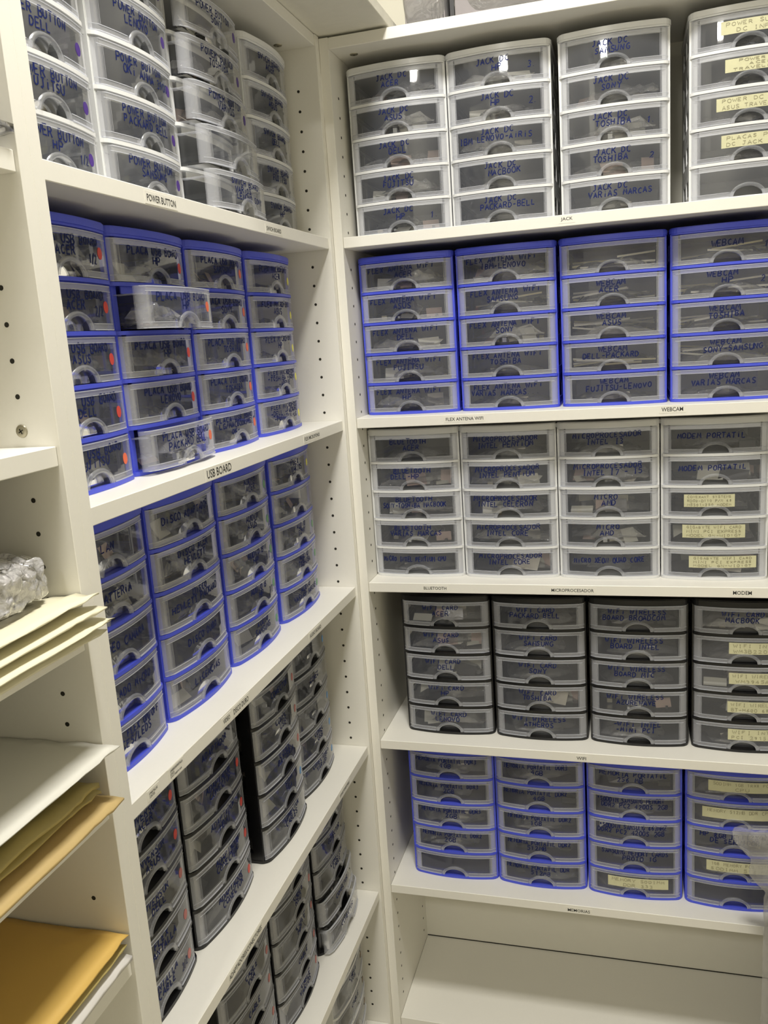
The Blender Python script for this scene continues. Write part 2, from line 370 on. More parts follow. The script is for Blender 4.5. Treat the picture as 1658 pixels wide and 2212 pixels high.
def drawer_mesh():
    b = MB(); h = DW/2; zt = DH
    xs = [-h, -h+.0003, -h+.001, -h+.0025, -h+.005, -h+.009, -h+.0135]
    n = 14
    xs += [-.0725+(.0725-.030)*i/5 for i in range(6)][1:]
    xs += [-AW+2*AW*(1-math.cos(PI*i/n))/2 for i in range(n+1)]
    xs += [.030+(.0725-.030)*i/5 for i in range(6)]
    xs += [h-.0135, h-.009, h-.005, h-.0025, h-.001, h-.0003, h]
    xs = sorted(set(round(x, 6) for x in xs))
    def zl(x): return arch(x)
    for i in range(len(xs)-1):
        xa, xb = xs[i], xs[i+1]; xm = (xa+xb)/2
        za, zb = zl(xa), zl(xb)
        side = abs(xm) > .0725
        lv = [(za, zb)]
        for q in (.0075, .0415, zt):
            lv.append((max(q, za), max(q, zb)))
        mats = [FROST, FROST if side else CLEAR, FROST]
        for k in range(3):
            if lv[k+1][0]-lv[k][0] < 1e-5 and lv[k+1][1]-lv[k][1] < 1e-5: continue
            b.add([(xa, dfy(xa), lv[k][0]), (xb, dfy(xb), lv[k][1]), (xb, dfy(xb), lv[k+1][1]), (xa, dfy(xa), lv[k+1][0])], [(0, 1, 2, 3)], mats[k])
            if side or k != 1:                                  # thickness of the frosted border
                b.add([(xa, dfy(xa)+.002, lv[k][0]), (xb, dfy(xb)+.002, lv[k][1]), (xb, dfy(xb)+.002, lv[k+1][1]), (xa, dfy(xa)+.002, lv[k+1][0])], [(3, 2, 1, 0)], FROST)
        b.add([(xa, dfy(xa), zt), (xb, dfy(xb), zt), (xb, dfy(xb)+.002, zt), (xa, dfy(xa)+.002, zt)], [(0, 1, 2, 3)], RIM)
        b.add([(xa, dfy(xa), za), (xb, dfy(xb), zb), (xb, dfy(xb)+.002, zb), (xa, dfy(xa)+.002, za)], [(3, 2, 1, 0)], RIM)
    # raised lines around the window and along the foot
    def strip(x0, x1, z0, z1, p, m):
        q = max(1, int((x1-x0)/.008)); P = []
        for i in range(q+1):
            x = x0+(x1-x0)*i/q; y = dfy(x)
            P += [(x, y-p, z0), (x, y-p, z1), (x, y+.0002, z1), (x, y+.0002, z0)]
        F = []
        for i in range(q):
            a = 4*i
            for j in range(4): F.append((a+j, a+4+j, a+4+(j+1) % 4, a+(j+1) % 4))
        b.add(P, F, m)
    strip(-.0795, .0795, .0413, .0420, .0005, RIM); strip(-.084, .084, .0468, .0478, .0007, RIM)
    for s0, s1 in ((-.084, -.0285), (.0285, .084)):
        strip(s0, s1, .0066, .0072, .0005, RIM); strip(s0, s1, .0, .0011, .0013, RIM)
    for x in (-.0716, .0712): strip(x, x+.0005, .0072, .0415, .0004, RIM)
    # tray
    xi = .0735; yb = .178
    b.add([(-xi, .006, .0012), (xi, .006, .0012), (xi, yb, .0012), (-xi, yb, .0012)], [(0, 1, 2, 3)], TRAY)
    b.add([(-xi, .006, .0012), (-xi, yb, .0012), (-xi, yb, .040), (-xi, .006, .040)], [(0, 1, 2, 3)], TRAY)
    b.add([(xi, .006, .0012), (xi, yb, .0012), (xi, yb, .040), (xi, .006, .040)], [(0, 1, 2, 3)], TRAY)
    b.add([(-xi, yb, .0012), (xi, yb, .0012), (xi, yb, .040), (-xi, yb, .040)], [(0, 1, 2, 3)], TRAY)
    for sx in (-1, 1): b.box(min(sx*xi, sx*.0815), max(sx*xi, sx*.0815), .006, yb, .0385, .040, FROST)
    return b.mesh('drawer')
def handle_mesh():
    b = MB(); n = 22; I = []; O = []
    for i in range(n+1):
        a = PI*i/n; I.append((-AW*math.cos(a), AH*math.sin(a))); O.append((-(AW+.0052)*math.cos(a), (AH+.0048)*math.sin(a)))
    P = []
    for (xi, zi), (xo, zo) in zip(I, O):
        P += [(xi, dfy(xi)+.0095, zi), (xi, dfy(xi)-.0022, zi), ((xi*.3+xo*.7), dfy(xi*.3+xo*.7)-.0022, zi*.3+zo*.7), (xo, dfy(xo)-.0001, zo)]
    F = []
    for i in range(n):
        for j in range(3): F.append((4*i+j, 4*i+j+1, 4*i+j+5, 4*i+j+4))
    b.add(P, F[:], BAND)
    # back wall of the finger recess
    Q = [(xi, dfy(xi)+.0095, zi) for xi, zi in I]; Q2 = [(xi, dfy(xi)+.0095, 0) for xi, zi in I]
    b.add(Q+Q2, [(i, i+1, n+2+i, n+1+i) for i in range(n)], CLEAR)
    return b.mesh('handle', True)
DM, HM = drawer_mesh(), handle_mesh()

# contents of a drawer: crumpled clear bags with small parts, paper slips
def crumple(b, cx, cy, z0, lx, ly, hh, m, r, nx=8, ny=6, zmax=.036):
    off = Vector((r.random()*50, r.random()*50, r.random()*50)); a = r.uniform(-.5, .5)
    lim_x = .070; P = []; zz = []
    for layer in (0, 1):
        for j in range(ny+1):
            for i in range(nx+1):
                u, v = i/nx-.5, j/ny-.5
                x = cx+(u*lx*math.cos(a)-v*ly*math.sin(a)); y = cy+(u*lx*math.sin(a)+v*ly*math.cos(a))
                q = noise.noise(Vector((u*4, v*4, layer*3))+off); q2 = noise.noise(Vector((u*11, v*11, layer*7))+off)
                e = (1-(2*u)**4)*(1-(2*v)**4)
                z = z0+(hh*e*(.65+.5*q) if layer else 0)+q2*.004+abs(q)*.004
                P.append((max(-lim_x, min(lim_x, x+q2*.004)), max(.006, min(.172, y+q*.006)), max(.0022, min(zmax, z))))
    F = []; N = (nx+1)*(ny+1)
    for L in (0, 1):
        for j in range(ny):
            for i in range(nx):
                k = L*N+j*(nx+1)+i; F.append((k, k+1, k+nx+2, k+nx+1))
    b.add(P, F, m)
def slip(b, cx, cy, z, lx, lz, m, r):
    """a small upright leaning card or paper"""
    a = r.uniform(-.5, .5); t = r.uniform(.2, 1.1); tilt = r.uniform(-.35, .35)
    ca, sa = math.cos(a), math.sin(a)
    P = []
    for k, (u, v) in enumerate(((-.5, 0), (.5, 0), (.5, 1), (-.5, 1))):
        for th in (0, .0006):
            x = u*lx*math.cos(tilt)-v*lz*math.sin(tilt)*.4; zz = v*lz*math.cos(t)+u*lx*math.sin(tilt)*.25; y = v*lz*math.sin(t)+th
            P.append((max(-.070, min(.070, cx+x*ca-y*sa)), max(.004, cy+x*sa+y*ca), min(.038, max(.002, z+zz))))
    b.add(P, [(0, 2, 4, 6), (1, 7, 5, 3), (0, 1, 3, 2), (2, 3, 5, 4), (4, 5, 7, 6), (6, 7, 1, 0)], m)
def contents_mesh(kind, seed):
    r = random.Random(seed); b = MB()
    if kind == 'bags':
        for k in range(r.randint(4, 6)): crumple(b, r.uniform(-.05, .05), r.uniform(.015, .08), r.uniform(.003, .014), r.uniform(.06, .11), r.uniform(.04, .07), r.uniform(.010, .028), BAG, r)
        for k in range(r.randint(3, 5)): slip(b, r.uniform(-.055, .055), r.uniform(.006, .035), .003, r.uniform(.016, .045), r.uniform(.014, .032), r.choice([PAPER, PAPER, WHITEE, SKIN, WHITEE]), r)
        for k in range(7):
            x, y = r.uniform(-.06, .06), r.uniform(.008, .10); b.box(x, x+r.uniform(.004, .010), y, y+.006, .003, r.uniform(.006, .012), r.choice([DARKP, DARKP, WHITEP, SCREW]))
    elif kind == 'dark':
        for k in range(4): crumple(b, r.uniform(-.04, .04), r.uniform(.02, .12), r.uniform(.003, .010), r.uniform(.07, .12), r.uniform(.04, .07), r.uniform(.006, .022), r.choice([GREYB, BAG, BAG]), r)
        for k in range(5):
            x, y = r.uniform(-.06, .05), r.uniform(.01, .1); b.box(x, x+r.uniform(.01, .03), y, y+.01, .003, r.uniform(.006, .018), DARKP)
    elif kind == 'cards':
        for k in range(8): slip(b, r.uniform(-.055, .055), .008+.010*k, .003, r.uniform(.03, .06), r.uniform(.016, .030), r.choice([PAPER, DARKP, WHITEE, PAPER, GREYB, SKIN]), r)
        crumple(b, .02, .05, .004, .10, .06, .02, BAG, r)
    elif kind == 'sticks':
        for k in range(13):
            x = r.uniform(-.05, .05); y = r.uniform(.01, .1); a = r.uniform(-.35, .35); L = r.uniform(.03, .05); z = r.uniform(.004, .026)
            P = []
            for u in (-1, 1):
                for dy_, dz_ in ((0, 0), (.002, 0), (.002, .0030), (0, .0030)):
                    P.append((max(-.070, min(.070, x+u*L*math.cos(a))), y+dy_+u*.004, min(.037, max(.003, z+dz_+u*L*math.sin(a)*.35))))
            b.add(P, [(0, 1, 2, 3), (7, 6, 5, 4), (0, 4, 5, 1), (1, 5, 6, 2), (2, 6, 7, 3), (3, 7, 4, 0)], r.choice([LABELP, LABELP, SCREW, DARKP]))
        for k in range(3): crumple(b, r.uniform(-.03, .03), r.uniform(.02, .1), .004, .12, .06, .02, BAG, r)
    elif kind == 'few':
        crumple(b, r.uniform(-.02, .02), .05, .003, .12, .07, .016, BAG, r)
        crumple(b, r.uniform(-.03, .03), .03, .003, .09, .05, .014, BAG, r)
        slip(b, r.uniform(-.04, .04), .02, .003, .02, .012, PAPER, r)
    return b.mesh('bag_pile_mesh')
CK = {k: [contents_mesh(k, 100*i+s) for s in range(n)] for i, (k, n) in enumerate((('bags', 8), ('dark', 5), ('cards', 4), ('sticks', 5), ('few', 5)))}
ck_i = {k: 0 for k in CK}

ORD = ['top', 'second', 'middle', 'fourth', 'bottom']
STK = {'P': (S_PURPLE, 'purple'), 'R': (S_RED, 'red'), 'O': (S_ORANGE, 'orange'), 'Y': (S_YELLOW, 'yellow'), 'G': (S_GREEN, 'green'), 'B': (S_BLUE, 'pale blue'), 'K': (S_PINK, 'dull pink'), 'N': (S_BROWN, 'brown')}
def hand(parent, spec, seed, ink=INK):
    """spec: lines split by '|'; a trailing ~N puts N small at the right"""
    b = MB(); side = None
    if '~' in spec: spec, side = spec.split('~')
    L = spec.split('|'); n = len(L)
    for i, s in enumerate(L):
        if not s: continue
        sh = 0
        if s[0] == '>': sh = .012; s = s[1:]
        elif s[0] == '<': sh = -.012; s = s[1:]
        wdt = min(.0077*len(s), .122); r = random.Random(seed*17+i)
        cz = {1: [.030], 2: [.0370, .0258], 3: [.0375, .0285, .0195]}[n][i]; hh = .0090 if n < 3 else .0072
        cx = -.004+sh+r.uniform(-.004, .004)
        write(b, s, cx, cz, wdt, hh, ink, seed=seed*5+i, slant=.08, rise=r.uniform(-.01, .03), wid=.0016)
    b.obj('handwriting', parent)
    if side:
        b = MB(); write(b, side, .043 if '/' in side else .058, .020 if '/' in side else .024, (.0055 if '/' in side else .007)*len(side), .010, ink, seed=seed, slant=.15, wid=.0014); b.obj('drawer_number', parent)
def tape(parent, spec, x0, x1, z0, z1, seed, tilt=0):
    b = MB(); q = 10; P = []
    for i in range(q+1):
        x = x0+(x1-x0)*i/q; y = dfy(x)-.0004; dz = tilt*(x-x0)
        P += [(x, y, z0+dz), (x, y, z1+dz), (x, y+.0003, z1+dz), (x, y+.0003, z0+dz)]
    F = [(4*i+j, 4*i+4+j, 4*i+4+(j+1) % 4, 4*i+(j+1) % 4) for i in range(q) for j in range(4)]+[(0, 1, 2, 3), (4*q+3, 4*q+2, 4*q+1, 4*q)]
    b.add(P, F, TAPE); L = spec.split('|'); hz = (z1-z0)
    for i, s in enumerate(L):
        if not s: continue
        write(b, s, (x0+x1)/2, z1-hz*(i+.55)/len(L)*.96+tilt*(x1-x0)/2, min((x1-x0)*.86, .0078*len(s)), hz/len(L)*.55, PENCIL, off=-.0007, wid=.0008, seed=seed+i, rise=tilt)
    b.obj('tape_note', parent)
nd = 0
def tower(color, loc, rz, label, group, where, drawers, contents, stickers='     ', pulls={}, tick=False):
    """drawers: texts from the top down; 'T:' marks a tape note"""
    global nd
    t = empty('drawer_tower', loc, rz); tag(t, label, 'drawer tower', group)
    link('frame', FR[color], t)
    Rm = Matrix.Rotation(rz, 4, 'Z')
    for i, spec in enumerate(drawers):
        z = (4-i)*HPITCH+.0050; nd += 1; r = random.Random(nd*31)
        pull = pulls.get(i, 0)+r.uniform(0, .0012)
        d = link('drawer', DM, t, (r.uniform(-.0006, .0006), -pull, z))
        link('handle', HM, d)
        if spec.startswith('T:'):
            dims, s = spec[2:].split('=')
            x0, x1, z0, z1 = [float(q)*.001 for q in dims.split(',')]
            tape(d, s, x0, x1, z0, z1, nd)
        elif spec: hand(d, spec, nd)
        sc = stickers[i] if i < len(stickers) else ' '
        if sc in STK:
            b = MB(); m = STK[sc][0]; n = 20; cx, cz, R = .0610+r.uniform(-.001, .001), .0235+r.uniform(-.004, .004), .0058
            P = []
            for k in range(n):
                a = 2*PI*k/n; x = cx+R*math.cos(a); P.append((x, dfy(x)-.0004, cz+R*1.12*math.sin(a)))
            for k in range(n):
                x, y, zz = P[k]; P.append((x, y+.0003, zz))
            b.add(P, [tuple(range(n)), tuple(range(2*n-1, n-1, -1))]+[(k, n+k, n+(k+1) % n, (k+1) % n) for k in range(n)], m)
            o = b.obj('round_sticker', d); o['label'] = STK[sc][1]+' round sticker'
        if tick:
            b = MB(); write(b, '/', .0735, .018, .004, .010, PRINT, seed=nd); b.obj('tick_mark', d)
        kind = contents[i] if isinstance(contents, (list, tuple)) else contents
        if kind:
            me = CK[kind][ck_i[kind] % len(CK[kind])]; ck_i[kind] += 1
            o = link('small_parts', me); o.matrix_world = Matrix.Translation(loc) @ Rm @ Matrix.Translation((0, -pull, z+.0012))
            nm = {'bags': 'crumpled bags', 'dark': 'dark bags', 'cards': 'paper slips', 'sticks': 'thin strips', 'few': 'flat bags'}[kind]
            tag(o, '%s in %s drawer, %s' % (nm, ORD[i], where), 'small parts', 'small parts inside the drawers', 'stuff')
    return t
ROWN = {0: 'top shelf', 1: 'second shelf', 2: 'third shelf', 3: 'fourth shelf', 4: 'fifth shelf', 5: 'bottom shelf'}
POSN = {4: ['first from the corner', 'second from the corner', 'third from the corner', 'fourth from the corner']}
def row(side, color, shelf, z, centers, depth, data, cont, stickers=None, pulls=None, extra=None, ticks=()):
    n = len(centers)
    for i, c in enumerate(centers):
        if side == 'right':
            pos = ['first', 'second', 'third', 'fourth'][i]+' from the corner'
            loc = (c, depth[i]-.008, z); rz = 0
        else:
            pos = ['first', 'second', 'third', 'fourth'][n-1-i]+' from the corner'
            loc = (-depth[i]+.008, c, z); rz = PI/2
        where = '%s %s tower %s, %s, %s bookcase' % (pos.split()[0], color, 'from the corner', ROWN[shelf], side)
        lab = '%s tower of clear drawers, %s, %s of %s bookcase' % (color, pos, ROWN[shelf], side)
        tower(color, loc, rz, lab, '%s drawer towers on the %s of the %s bookcase' % (color, ROWN[shelf], side), where,
              data[i], cont[i], (stickers or ['']*n)[i], (pulls or {}).get(i, {}), i in ticks)
E_ = .0003
row('right', 'white', 0, 1.697+E_, [.1135, .2905, .4775, .6805], [.066, .066, .064, .060],
    [['JACK DC|ACER', 'JACK DC|ASUS', 'JACK DC|DELL', 'JACK DC|FUJITSU', 'JACK DC|HP~1.'],
     ['JACK DC|HP~3.', 'JACK DC|HP~2.', 'JACK DC|IBM LENOVO-AiRiS', 'JACK DC|>MACBOOK', 'JACK DC|>PACKARD-BELL'],
     ['JACK DC|SAMSUNG', 'JACK DC|SONY', 'JACK DC|TOSHIBA~1.', 'JACK DC|TOSHIBA~2', 'JACK DC|>VARiAS MARCAS'],
     ['T:-42,66,19,38=POWER SUPPLY|DC INPUT', 'T:-36,66,19,38=POWER DC|ACER|TRAVELMATE', 'T:-48,66,19,38=POWER DC JACK|ASUS TRAVELMATE', 'T:-40,66,19,38=PLACAS POWER|DC JACK ACER', '']],
    [['bags']*5, ['bags', 'bags', 'bags', 'few', 'few'], ['few', 'bags', 'bags', 'bags', 'few'], ['dark', 'dark', 'few', 'few', None]])
row('right', 'blue', 1, 1.379+E_, [.1105, .2905, .4715, .6520], [.066, .066, .065, .064],
    [['FLEX ANTENA WiFi|ACER', 'FLEX ANTENA WiFi|ASUS', 'FLEX ANTENA WiFi|DELL', 'FLEX ANTENA WiFi|FUJITSU', 'FLEX ANTENA WiFi|HP'],
     ['FLEX ANTENA WiFi|IBM-LENOVO', 'FLEX ANTENA WiFi|SAMSUNG', 'FLEX ANTENA WiFi|SONY', 'FLEX ANTENA WiFi|TOSHiBA', 'FLEX ANTENA WiFi|VARiAS MARCAS...'],
     ['', 'WEBCAM|ACER', 'WEBCAM|ASUS', 'WEBCAM|DELL-PACKARD', 'WEBCAM|>FUJITSU-LENOVO'],
     ['WEBCAM~1', 'WEBCAM|HP~2.', 'WEBCAM|TOSHIBA', 'WEBCAM|>SONY-SAMSUNG', 'WEBCAM|VARIAS MARCAS']],
    [['bags']*5, ['bags', 'sticks', 'bags', 'few', 'few'], ['sticks']*4+['few'], ['sticks']*4+['few']])
row('right', 'white', 2, 1.0663+E_, [.1055, .2825, .4590, .6360], [.065, .064, .064, .064],
    [['BLUETOOTH|ACER', 'BLUETOOTH|<DELL-HP', 'BLUETOOTH|SONY-TOSHiBA MACBOOK', 'BLUETOOTH|VARIAS MARCAS', 'MiCRO INTEL PENTiUM CPU'],
     ['MiCROPROCESADOR|INTEL PENTiUM', 'MiCROPROCESADOR|INTEL PENTiUM', 'MiCROPROCESADOR|INTEL CELERON', 'MiCROPROCESADOR|INTEL CORE', 'MiCROPROCESADOR|INTEL CORE'],
     ['MiCROPROCESADOR|INTEL I3', 'MiCROPROCESADOR|>INTEL I7 - I5', 'MiCRO|AMD', 'MiCRO|AMD', 'MiCRO XEON QUAD CORE'],
     ['MODEM PORTATiL', 'MODEM PORTATiL', 'T:-50,32,16,38=CONEXANT SYSTEMS|RD02-D110 P/N 68|M5501-350 MODEM', 'T:-52,50,16,39=GIGABYTE WIFI CARD|MINI PCI EXPRESS|MODEL GN-WI01GT', 'T:-42,68,17,38=GIGABYTE WIFI CARD|MINI PCI EXPRESS|MODEL GN-WI01GT']],
    [['few', 'bags', 'bags', 'bags', 'few'], ['few', 'bags', 'bags', 'bags', 'cards'], ['few', 'bags', 'cards', 'bags', 'dark'], ['dark', 'cards', 'dark', 'cards', 'cards']])
row('right', 'black', 3, .7425+E_, [.1485, .3275, .5075, .6885], [.067, .066, .066, .066],
    [['WiFi CARD|ACER', 'WiFi CARD|ASUS', 'WiFi CARD|DELL', 'WiFi CARD|HP', 'WiFi CARD|LENOVO'],
     ['WiFi CARD|PACKARD BELL', 'WiFi CARD|SAMSUNG', 'WiFi CARD|SONY', 'WiFi CARD|TOSHIBA', 'WiFi WIRELESS|ATHEROS'],
     ['WiFi WIRELESS|BOARD BROADCOM', 'WiFi WIRELESS|BOARD INTEL', 'WiFi WIRELESS|BOARD MIC', 'WiFi WIRELESS|AZUREWAVE', '-WiFi INTEL|-MiNi PCI'],
     ['WiFi CARD|MACBOOK', 'T:-26,68,18,39=WIFI INTEL|WM3B2200BG', 'T:-26,68,16,37=WIFI WIRELESS|WM3945ABG', 'T:-28,66,16,37=WIFI WIRELESS|BT-H600 6800B', 'T:-26,68,18,39=WIFI INTEL|PCI 2915ABG']],
    [['cards', 'bags', 'cards', 'cards', 'bags'], ['dark', 'few', 'few', 'cards', 'few'], ['dark', 'few', 'few', 'bags', 'few'], ['bags', 'few', 'cards', 'cards', 'few']])
row('right', 'blue', 4, .4220+E_, [.1425, .3190, .4975, .6775], [.067, .066, .064, .062],
    [['MEMORiA PORTATiL DDR3|4GB', 'MEMORiA PORTATiL DDR3|2GB', 'MEMORiA PORTATiL DDR3|2GB', 'MEMORiA PORTATiL DDR2|2GB', ''],
     ['MEMORiA PORTATiL DDR3|4GB', 'MEMORiA PORTATiL DDR2|4GB', 'MEMORiA PORTATiL DDR2|1GB', 'MEMORiA PORTATiL DDR2|512MB', 'MEMORiA PORTATiL DDR|512MB'],
     ['MEMORiA PORTATiL|256 MB', '*SODDiM SAMSUNG MEMORY|DDR2 PC2 4200S 2GB', '*SODDiM SAMSUNG 667MHZ|DDR2 PC2 4200S 2GB', 'SAMSUNG MEMORY CARDS|>PROTO 1G', 'T:-50,62,17,38=MEMORY SODIMM|DDR 333'],
     ['T:-48,68,17,38=SODIMM 1GB 1RX8 PC2|CPU', 'T:-58,68,17,38=MEMORY 512MB DDR CPU|', 'HP 8GB KiT(2X4)|DE SERVIDOR', 'T:-50,68,17,38=1GB MEMORY PC2 5300|SODIMM 512 MB', '']],
    [['few', 'dark', 'few', 'few', None], ['few', 'dark', 'few', 'dark', 'dark'], ['dark', 'few', 'cards', 'dark', 'few'], ['few', 'few', 'cards', 'few', None]])
LC = [-.692, -.5095, -.327, -.142]
row('left', 'white', 0, 1.6962+E_, [-.7035, -.5185, -.3375, -.1190], [.062, .062, .068, .060],
    [['POWER BUTTON|ACER', 'POWER BUTTON|ASUS', 'POWER BUTTON|DELL', 'POWER BUTTON|FUJiTSU', 'POWER BUTTON|HP~1/2'],
     ['POWER BUTTON|HP~2/2', 'POWER BUTTON|LENOVO', 'POWER BUTTON|>OKi AMMA 3900', 'POWER BUTTON|PACKARD BELL', 'POWER BUTTON|SAMSUNG'],
     ['POWER BUTTON|SONY', 'POWER BUTTON|TOSHIBA', 'POWER BUTTON|VARiOS', '', 'SWiCH BOARD|VARiOS...|>LENOVO SONY'],
     ['SWiCH BOARD|ACER', 'SWiCH BOARD|ASUS', 'SWiCH BOARD|DELL', 'SWiCH BOARD|FUJITSU', 'SWiCH BOARD|HP']],
    [['few']*5, ['few']*5, ['bags', 'bags', 'bags', None, 'few'], ['few']*5], ['PPPPP', 'PPPPP', 'PPP  ', '     '],
    {2: {0: .022, 1: .022, 2: .026, 3: .038, 4: .043}}, ticks=(3,))
row('left', 'blue', 1, 1.3784+E_, [-.7035, -.5245, -.3435, -.1560], [.068, .070, .069, .069],
    [['PLACA USB BOARD|ACER~1/2', 'PLACA USB BOARD|ACER~2/2', 'PLACA USB BOARD|ASUS', 'PLACA USB BOARD|DELL', 'PLACA USB BOARD|FUJiTSU'],
     ['PLACA USB BOARD|HP', 'PLACA USB BOARD|HP', 'PLACA USB BOARD|HP', 'PLACA USB BOARD|LENOVO', 'PLACA USB BOARD|PACKARD BELL'],
     ['PLACA USB BOARD|SAMSUNG', 'PLACA USB BOARD|SONY', 'PLACA USB BOARD|TOSHIBA', 'PLACA USB BOARD|TOSHIBA', 'PLACA USB BOARD|LG/MACBOOK/MSI|<OKi'],
     ['FLEX MiCROFONO|ACER', 'FLEX MiCROFONO|ASUS', 'FLEX MiCROFONO|HP', 'FLEX MiCROFONO|-TOSHiBA -SONY|-APPLE', 'FLEX MiCROFONO|-DELL -PACKARD|-FUJITSU -LG']],
    [['bags']*5, ['bags', 'bags', 'bags', 'few', 'bags'], ['bags', 'bags', 'few', 'few', 'few'], ['few']*5],
    ['RRRRO', 'RORRO', 'OOOOO', 'YYYYY'], {1: {1: .034, 4: .018}})
row('left', 'blue', 2, 1.0639+E_, [-.7025, -.5205, -.3360, -.1465], [.066, .066, .066, .066],
    [['LAN', 'BATTERiA', 'ViDEO CAMARA', 'TECLADO MiCRO', 'CAMARA FLEX ON/OFF|LUCES/LEDS'],
     ['DiSCO ADAPTADOR', 'DiSCO ACER|HEWLETT', 'DiSCO|HEWLETT PACKARD', 'DiSCO DURO', 'LiCENCiAS'],
     ['AUDiO|ACER', 'AUDiO|ASUS', 'AUDiO B.|HP~1/2', 'AUDiO B.|HP~2/2', 'AUDiO|SAMSUNG'],
     ['FLEX|VARIOS', '', 'AUDiO|SONY', 'AUDiO|TOSHIBA', 'AUDiO|VARiAS MARCAS']],
    [['bags', 'bags', 'few', 'few', 'few'], ['bags', 'bags', 'few', None, 'cards'], ['bags', 'bags', 'bags', 'few', 'cards'], ['bags']*3+['few']*2],
    ['     ', '     ', 'GGGGG', 'Y GGG'])
row('left', 'black', 3, .7378+E_, [-.7035, -.5225, -.3260, -.1450], [.066, .066, .054, .066],
    [['INVERSOR|ACER', 'INVERSOR|ASUS', 'INVERSOR|DELL', 'FLEX|PANTALLA', 'PANTALLA|CABLE~2/2'],
     ['ADAPTADOR', 'ADAPTADOR|CONECTOR', 'ADAPTADOR|HDMI', 'ADAPTADOR|CONECTOR', 'ADAPTADOR|CONECTOR'],
     ['CONECTOR', 'CONEC.|USB', 'CONEC.|BATTERiA', 'SONY|VGA', '-CONECTOR|-CABLES'],
     ['', 'CONEC.', '', 'CONEC.|USB', 'CONECTORES|VARiOS']],
    [['bags', 'bags', 'bags', 'cards', 'bags'], ['dark', 'bags', 'bags', 'cards', 'few'], ['bags', 'bags', 'bags', 'cards', 'few'], ['bags']*5],
    ['RRKKK', ' RRRR', 'KKKB ', 'B BBB'])
row('left', 'black', 4, .4175+E_, [-.4985, -.3190, -.1300], [.064, .062, .062],
    [['CABLE', 'CABLE|VGA', 'CABLE', 'CABLE|USB', 'CABLE'],
     ['', 'CABLE|RED', 'CABLE|HP', 'CABLE', 'CABLE|VARiOS'],
     ['', 'CONECTOR', 'CONECTOR|CABLE', 'CONECTOR', 'CONECTOR']],
    [['dark']*5, ['bags', 'dark', 'bags', 'few', 'bags'], ['bags', 'dark', 'few', 'few', 'few']], ['KKKKK', 'KKKKK', '     '], {2: {3: .008, 4: .015}})
row('left', 'white', 5, .1055+E_, [-.120], [.052],
    [['CABLE', 'CABLE|VGA', 'CABLE', '', '']], [['dark', 'dark', 'dark', 'dark', 'dark']], ['NNNN '])

# ------------------------------------------------------------------ board and wrapped goods on top of the bookcases
b = MB(); b.box(-.27, .121, -.46, .20, 2.0236, 2.0416, TIMB, .0008)
b.box(-.27, .118, -.445, .20, 2.0416, 2.0440, TIMB)
tag(b.obj('ceiling_board'), 'white textured board lying across the tops of the two bookcases in the corner', 'board')
def lumpy_box(name, x0, x1, y0, y1, z0, z1, m, amp, sc, n=(24, 12, 10), rnd_=3, crush=None, taper=0):
    b = MB(); P = []; idx = {}
    nx, ny, nz = n
    def vid(i, j, k):
        if (i, j, k) not in idx:
            u, v, ww = i/nx, j/ny, k/nz
            cx, cy, cz = 2*u-1, 2*v-1, 2*ww-1
            q = (abs(cx)**8+abs(cy)**8+abs(cz)**8)**(1/8)
            f = 1/q if q else 1
            ff = 1+(f-1)*1.0 if rnd_ else 1
            cx, cy, cz = cx*ff, cy*ff, cz*ff
            if taper: cz *= 1-taper*max(abs(cx), abs(cy))**4
            p = Vector((x0+(x1-x0)*(cx+1)/2, y0+(y1-y0)*(cy+1)/2, z0+(z1-z0)*(cz+1)/2))
            d = Vector((noise.noise(p*sc+Vector((3, 1, 7))), noise.noise(p*sc+Vector((13, 5, 2))), noise.noise(p*sc+Vector((23, 9, 4)))))*amp
            p = p+d; p.z = max(z0, p.z)
            idx[(i, j, k)] = len(P); P.append(tuple(p))
        return idx[(i, j, k)]
    F = []
    for i in range(nx):
        for j in range(ny):
            F.append((vid(i, j, 0), vid(i, j+1, 0), vid(i+1, j+1, 0), vid(i+1, j, 0))); F.append((vid(i, j, nz), vid(i+1, j, nz), vid(i+1, j+1, nz), vid(i, j+1, nz)))
    for i in range(nx):
        for k in range(nz):
            F.append((vid(i, 0, k), vid(i+1, 0, k), vid(i+1, 0, k+1), vid(i, 0, k+1))); F.append((vid(i, ny, k), vid(i, ny, k+1), vid(i+1, ny, k+1), vid(i+1, ny, k)))
    for j in range(ny):
        for k in range(nz):
            F.append((vid(0, j, k), vid(0, j, k+1), vid(0, j+1, k+1), vid(0, j+1, k))); F.append((vid(nx, j, k), vid(nx, j+1, k), vid(nx, j+1, k+1), vid(nx, j, k+1)))
    b.add(P, F, m); return b
def wrapped(x0, x1, y0, y1, h, label, core, seed, marks=False):
    t = empty('wrapped_carton', (x0, y0, 2.0202)); tag(t, label, 'wrapped carton', 'wrapped cartons on top of the right bookcase')
    X, Y = x1-x0, y1-y0
    b = MB(); b.box(.006, X-.006, .006, Y-.006, .003, h-.006, core, .002)
    if marks:
        for k, (mx, s) in enumerate(((.055, 'U'), (.063, 'U'), (.071, 'I'))): write(b, s, mx, .022, .006, .024, PRINT, off=.0055, wid=.0016, flat=True)
        b.box(.083, .090, .004, .0059, .004, h-.01, DARKP)
    b.obj('carton', t)
    b = lumpy_box('w', 0, X, 0, Y, 0, h, WRAP, .004, 30, (44, 10, 20)); b.obj('stretch_film', t, True)
GREYC = mat('mauve_grey_carton', (.24, .22, .23), .5, noise_amt=.08)
wrapped(.137, .217, .030, .24, .14, 'small grey carton in clear film with black marks beside the corner board', GREYC, 1, True)
wrapped(.222, .62, .028, .25, .13, 'long mauve grey carton in shiny stretch film on top of the right bookcase', GREYC, 2)

